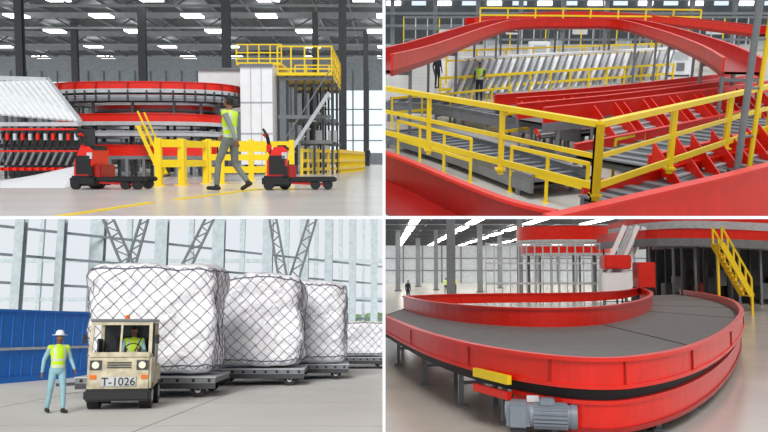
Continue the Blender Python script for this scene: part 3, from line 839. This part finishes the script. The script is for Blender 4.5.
mb.band(outer, .05, -.42, 0, RED); mb.band(outer, .14, -.02, .04, RED); mb.band(outer, .12, -.42, -.36, RED)
mb.band(inner, .05, -.15, .5, RED); mb.band(inner, .16, .48, .54, RED)
# return side of the inner guard, closing the island
back = smooth_path([D.Z(a, b, 1.0) for a, b in ((404, 309), (440, 306.5), (500, 305), (570, 304), (620, 301), (640, 296))], 6)
mb.band(back, .05, .1, .5, RED); mb.band(back, .16, .48, .54, RED)
for k in (0, 30, 48, 60, 74):
    a = V((oo[k].x, oo[k].y, zb+.004)); b = V((ii[k].x, ii[k].y, zb+.004)); mb.beam(a, b, .05, .008, BLK)
for k in range(2, len(outer)-1, 8):
    o = offs(outer, -.04)[k]
    mb.beam(V((o.x, o.y, .86)), V((o.x, o.y, 1.3)), .02, .03, DRED)
gap = offs(outer, .18)
mb.band(gap, .1, -.62, -.40, BLK)
lowp = [p for p in offs(outer, .1) if p.x > D.Z(505, 380, .7).x]
mb.band(lowp, .06, -1.05, -.62, RED); mb.band(lowp, .14, -1.07, -1.0, DRED); mb.band(lowp, .12, -.66, -.6, RED)
for k in range(0, len(outer), 5):
    p = offs(outer, .3)[k]
    mb.beam((p.x, p.y, 0), (p.x, p.y, .9), .09, .09, GRY); mb.cbox((p.x, p.y, .02), (.22, .22, .04), GRY)
    p2 = offs(outer, 1.0)[k]; mb.beam((p2.x, p2.y, 0), (p2.x, p2.y, .9), .09, .09, GRY)
    mb.beam((p.x, p.y, .45), (p2.x, p2.y, .45), .06, .06, GRY); mb.beam((p.x, p.y, .85), (p2.x, p2.y, .85), .08, .1, DRED)
for k in range(0, len(inner), 6):
    p = inner[k]; mb.beam((p.x, p.y, 0), (p.x, p.y, .9), .08, .08, GRY)
a = D.Z(474, 368, .92); b = D.Z(508, 376, .92)
mb.beam(a+V((0, -.12, -.05)), b+V((0, -.12, -.05)), .08, .14, YEL); mb.beam(a+V((0, -.12, -.3)), b+V((0, -.12, -.3)), .08, .12, RED)
mb.cbox(((a.x+b.x)/2+.55, b.y-.35, .62), (.22, .02, .1), WHT)
mb.done(D, 'curved_belt_conveyor')
mb = MB()
mb.T = Matrix.Translation(D.Z(538, 427, .25)) @ Matrix.Rotation(math.radians(-12), 4, 'Z') @ Matrix.Scale(1.15, 4)
MOT = mat('motor_casing', (128, 136, 146), .4)
mb.tube((-.1, 0, .15), (.42, 0, .15), .15, MOT, 24); mb.tube((.42, 0, .15), (.5, 0, .15), .165, MOT, 24)
for i in range(20):
    t0 = 2*math.pi*i/20; c_, s_ = math.cos(t0), math.sin(t0)
    mb.beam((-.05, .16*c_, .15+.16*s_), (.38, .16*c_, .15+.16*s_), .012, .03, MOT)
mb.bbox((-.25, 0, .15), (.3, .34, .36), MOT, .05); mb.tube((-.42, 0, .2), (-.25, 0, .2), .12, MOT, 18)
mb.bbox((.12, -.02, .33), (.2, .18, .1), MOT, .02); mb.beam((-.25, .1, .1), (-.25, 1.0, .3), .1, .1, DGR)
mb.box((-.35, -.12, -.21), (-.15, .12, 0), DGR)
mb.done(D, 'gear_motor')
# machinery at right
mb = MB()
q = path_from(D, [(618, 243, 58), (650, 240, 52), (700, 239, 49), (790, 243, 47)])
conveyor(mb, q, 3.2, .55, lower=.5, frame=GRY, side=RED, legs=range(2, len(q), 3), legm=DGR)
q = path_from(D, [(628, 230, 58), (660, 224, 54), (700, 222, 52), (790, 226, 50)])
conveyor(mb, q, 3.2, .4, lower=.5, frame=LGR, side=RED, legs=range(2, len(q), 5), legm=DGR)
mb.done(D, 'elevated_conveyor')
mb = MB()
a = D.S(650, 262, 62); b = D.S(800, 262, 62)
mb.box((a.x, 62, 0), (b.x, 62.4, 5.2), DGR); mb.box((a.x, 56, 4.2), (b.x, 62, 4.5), DGR)  # dark panel and slab put the shade of the void below the conveyors into colour
for i in range(16):
    x = a.x+(b.x-a.x)*i/15; mb.beam((x, 57, 0), (x, 57, 4.3), .16, .16, BLK if i % 2 else GRY)
    mb.cbox((x+.3, 59, 1.0+(i % 3)*.5), (.8, .8, 1.2), (DGR, GRY, BLK, DRED)[i % 4])
mb.done(D, 'machine_bay')
mb = MB()
a = D.S(634, 228, 50); b = D.S(612, 278, 50)
for k in range(2):
    o = V((k*.9-.2, k*1.4, 0)); mb.beam(a+o, b+o, .9, .12, LGR)
    for sg in (-.42, .42): mb.beam(a+o+V((sg, -.1, .15)), b+o+V((sg, -.1, .15)), .08, .3, WHT)
mb.bbox((b.x, b.y-.8, 3.1), (1.7, 1.2, .9), RED, .08); mb.bbox((b.x, b.y-.6, 1.8), (1.9, 1.2, 1.3), WHT, .08)
mb.bbox((b.x+2.0, b.y-.2, 2.2), (1.1, 1.2, 1.8), RED, .05); mb.bbox((b.x+1.9, b.y-.3, 1.0), (1.2, 1.2, 1.0), BLK, .05)
for x in (-.7, .7): mb.beam((b.x+x, b.y-.6, 0), (b.x+x, b.y-.6, 1.2), .16, .16, GRY)
mb.done(D, 'discharge_chute')
mb = MB()
a = D.S(722, 244, 44); b = D.S(752, 296, 44)
for s_ in (0, 1.2):
    mb.beam((a.x, 44+s_, a.z), (b.x, 44+s_, b.z), .12, .3, YEL); mb.beam((a.x, 44+s_, a.z+1), (b.x, 44+s_, b.z+1), .09, .09, YEL)
    for i in range(6):
        f = i/5; x = a.x+(b.x-a.x)*f; z = a.z+(b.z-a.z)*f; mb.beam((x, 44+s_, z), (x, 44+s_, z+1), .09, .09, YEL)
for i in range(12):
    f = i/11; mb.cbox((a.x+(b.x-a.x)*f, 44.6, a.z+(b.z-a.z)*f), (.3, 1.2, .06), YEL)
mb.beam((b.x, 44, 0), (b.x, 44, b.z), .12, .12, YEL); mb.beam((a.x, 44.6, 0), (a.x, 44.6, a.z), .12, .12, YEL)
mb.done(D, 'yellow_stair')
mb = MB()
for a_, b_ in ((470, 300), (486, 299)):
    p = D.Z(a_, b_, 0); mb.cbox((p.x, p.y, .08), (1.6, .9, .1), BLK); mb.cbox((p.x+.2, p.y, .2), (.9, .6, .12), GRY)
mb.done(D, 'floor_material_stack')
person(D, 'distant_worker', D.Z(408, 301, 0), math.radians(-60), 1.75, STAND, dict(W1, top=NAVY, pants=NAVY, sleeve=NAVY), .03, vest=False)
person(D, 'distant_worker', D.Z(446, 294, 0), math.radians(-90), 1.75, STAND, dict(W1, sleeve=YEL, pants=NAVY), .03)
person(D, 'distant_worker', D.Z(455, 293, 0), math.radians(-80), 1.75, STAND, dict(W1, sleeve=YEL, pants=NAVY), .03)

# ------------------------------------------------------------ partition between the places
WP = mat('glowing_white_partition', (250, 250, 250), .6, var=0.0, emit=.25)  # white lifted by a glow of its own, though it is no lamp
mb = MB(); d0 = 3.0; t2 = 1.5*d0/F
zc = EYE.z-1.5/F*d0
mb.box((-t2, d0, EYE.z-3), (t2, d0+.06, EYE.z+3), WP); mb.done(None, 'partition_upright')
mb = MB(); mb.box((-4, d0, zc-t2), (4, d0+.06, zc+t2), WP); mb.done(None, 'partition_crossbar')

# ------------------------------------------------------------ lights
w = bpy.data.worlds.new('World'); scene.world = w; w.use_nodes = True
bg = w.node_tree.nodes['Background']; bg.inputs['Color'].default_value = (.90, .95, 1.0, 1); bg.inputs['Strength'].default_value = .88
def sun(P, name, rot, strength, angle, col=(1, 1, 1)):
    L = bpy.data.lights.new(name, 'SUN'); L.energy = strength; L.angle = math.radians(angle); L.color = col
    o = bpy.data.objects.new(name, L); scene.collection.objects.link(o)
    o.rotation_euler = [math.radians(x) for x in rot]; o.location = (0, -5, 30)
    try:
        o.light_linking.receiver_collection = P.coll; o.light_linking.blocker_collection = P.block
    except Exception as e: print('LL', e)
sun(A, 'added_fill_sun', (45, 14, 0), 2.0, 25, (1, .98, .95))  # added sun from above and behind the viewer; the ceiling does not block it
sun(B, 'added_fill_sun', (30, -8, 0), 1.7, 25, (1, .98, .95))  # added sun for this floor too, not a lamp of the place
sun(C, 'sun', (52, -14, 0), 2.9, 25, (1, .98, .95))
sun(D, 'added_fill_sun', (36, 4, 0), 1.8, 25, (1, .97, .94))  # another added sun, tilted to brighten the fronts through the ceiling

cam = bpy.data.cameras.new('camera'); co = bpy.data.objects.new('camera', cam); scene.collection.objects.link(co)
cam.sensor_width = 36; cam.lens = 36; co.location = EYE; co.rotation_euler = (math.pi/2, 0, 0)
cam.clip_start = .1; cam.clip_end = 500
scene.camera = co
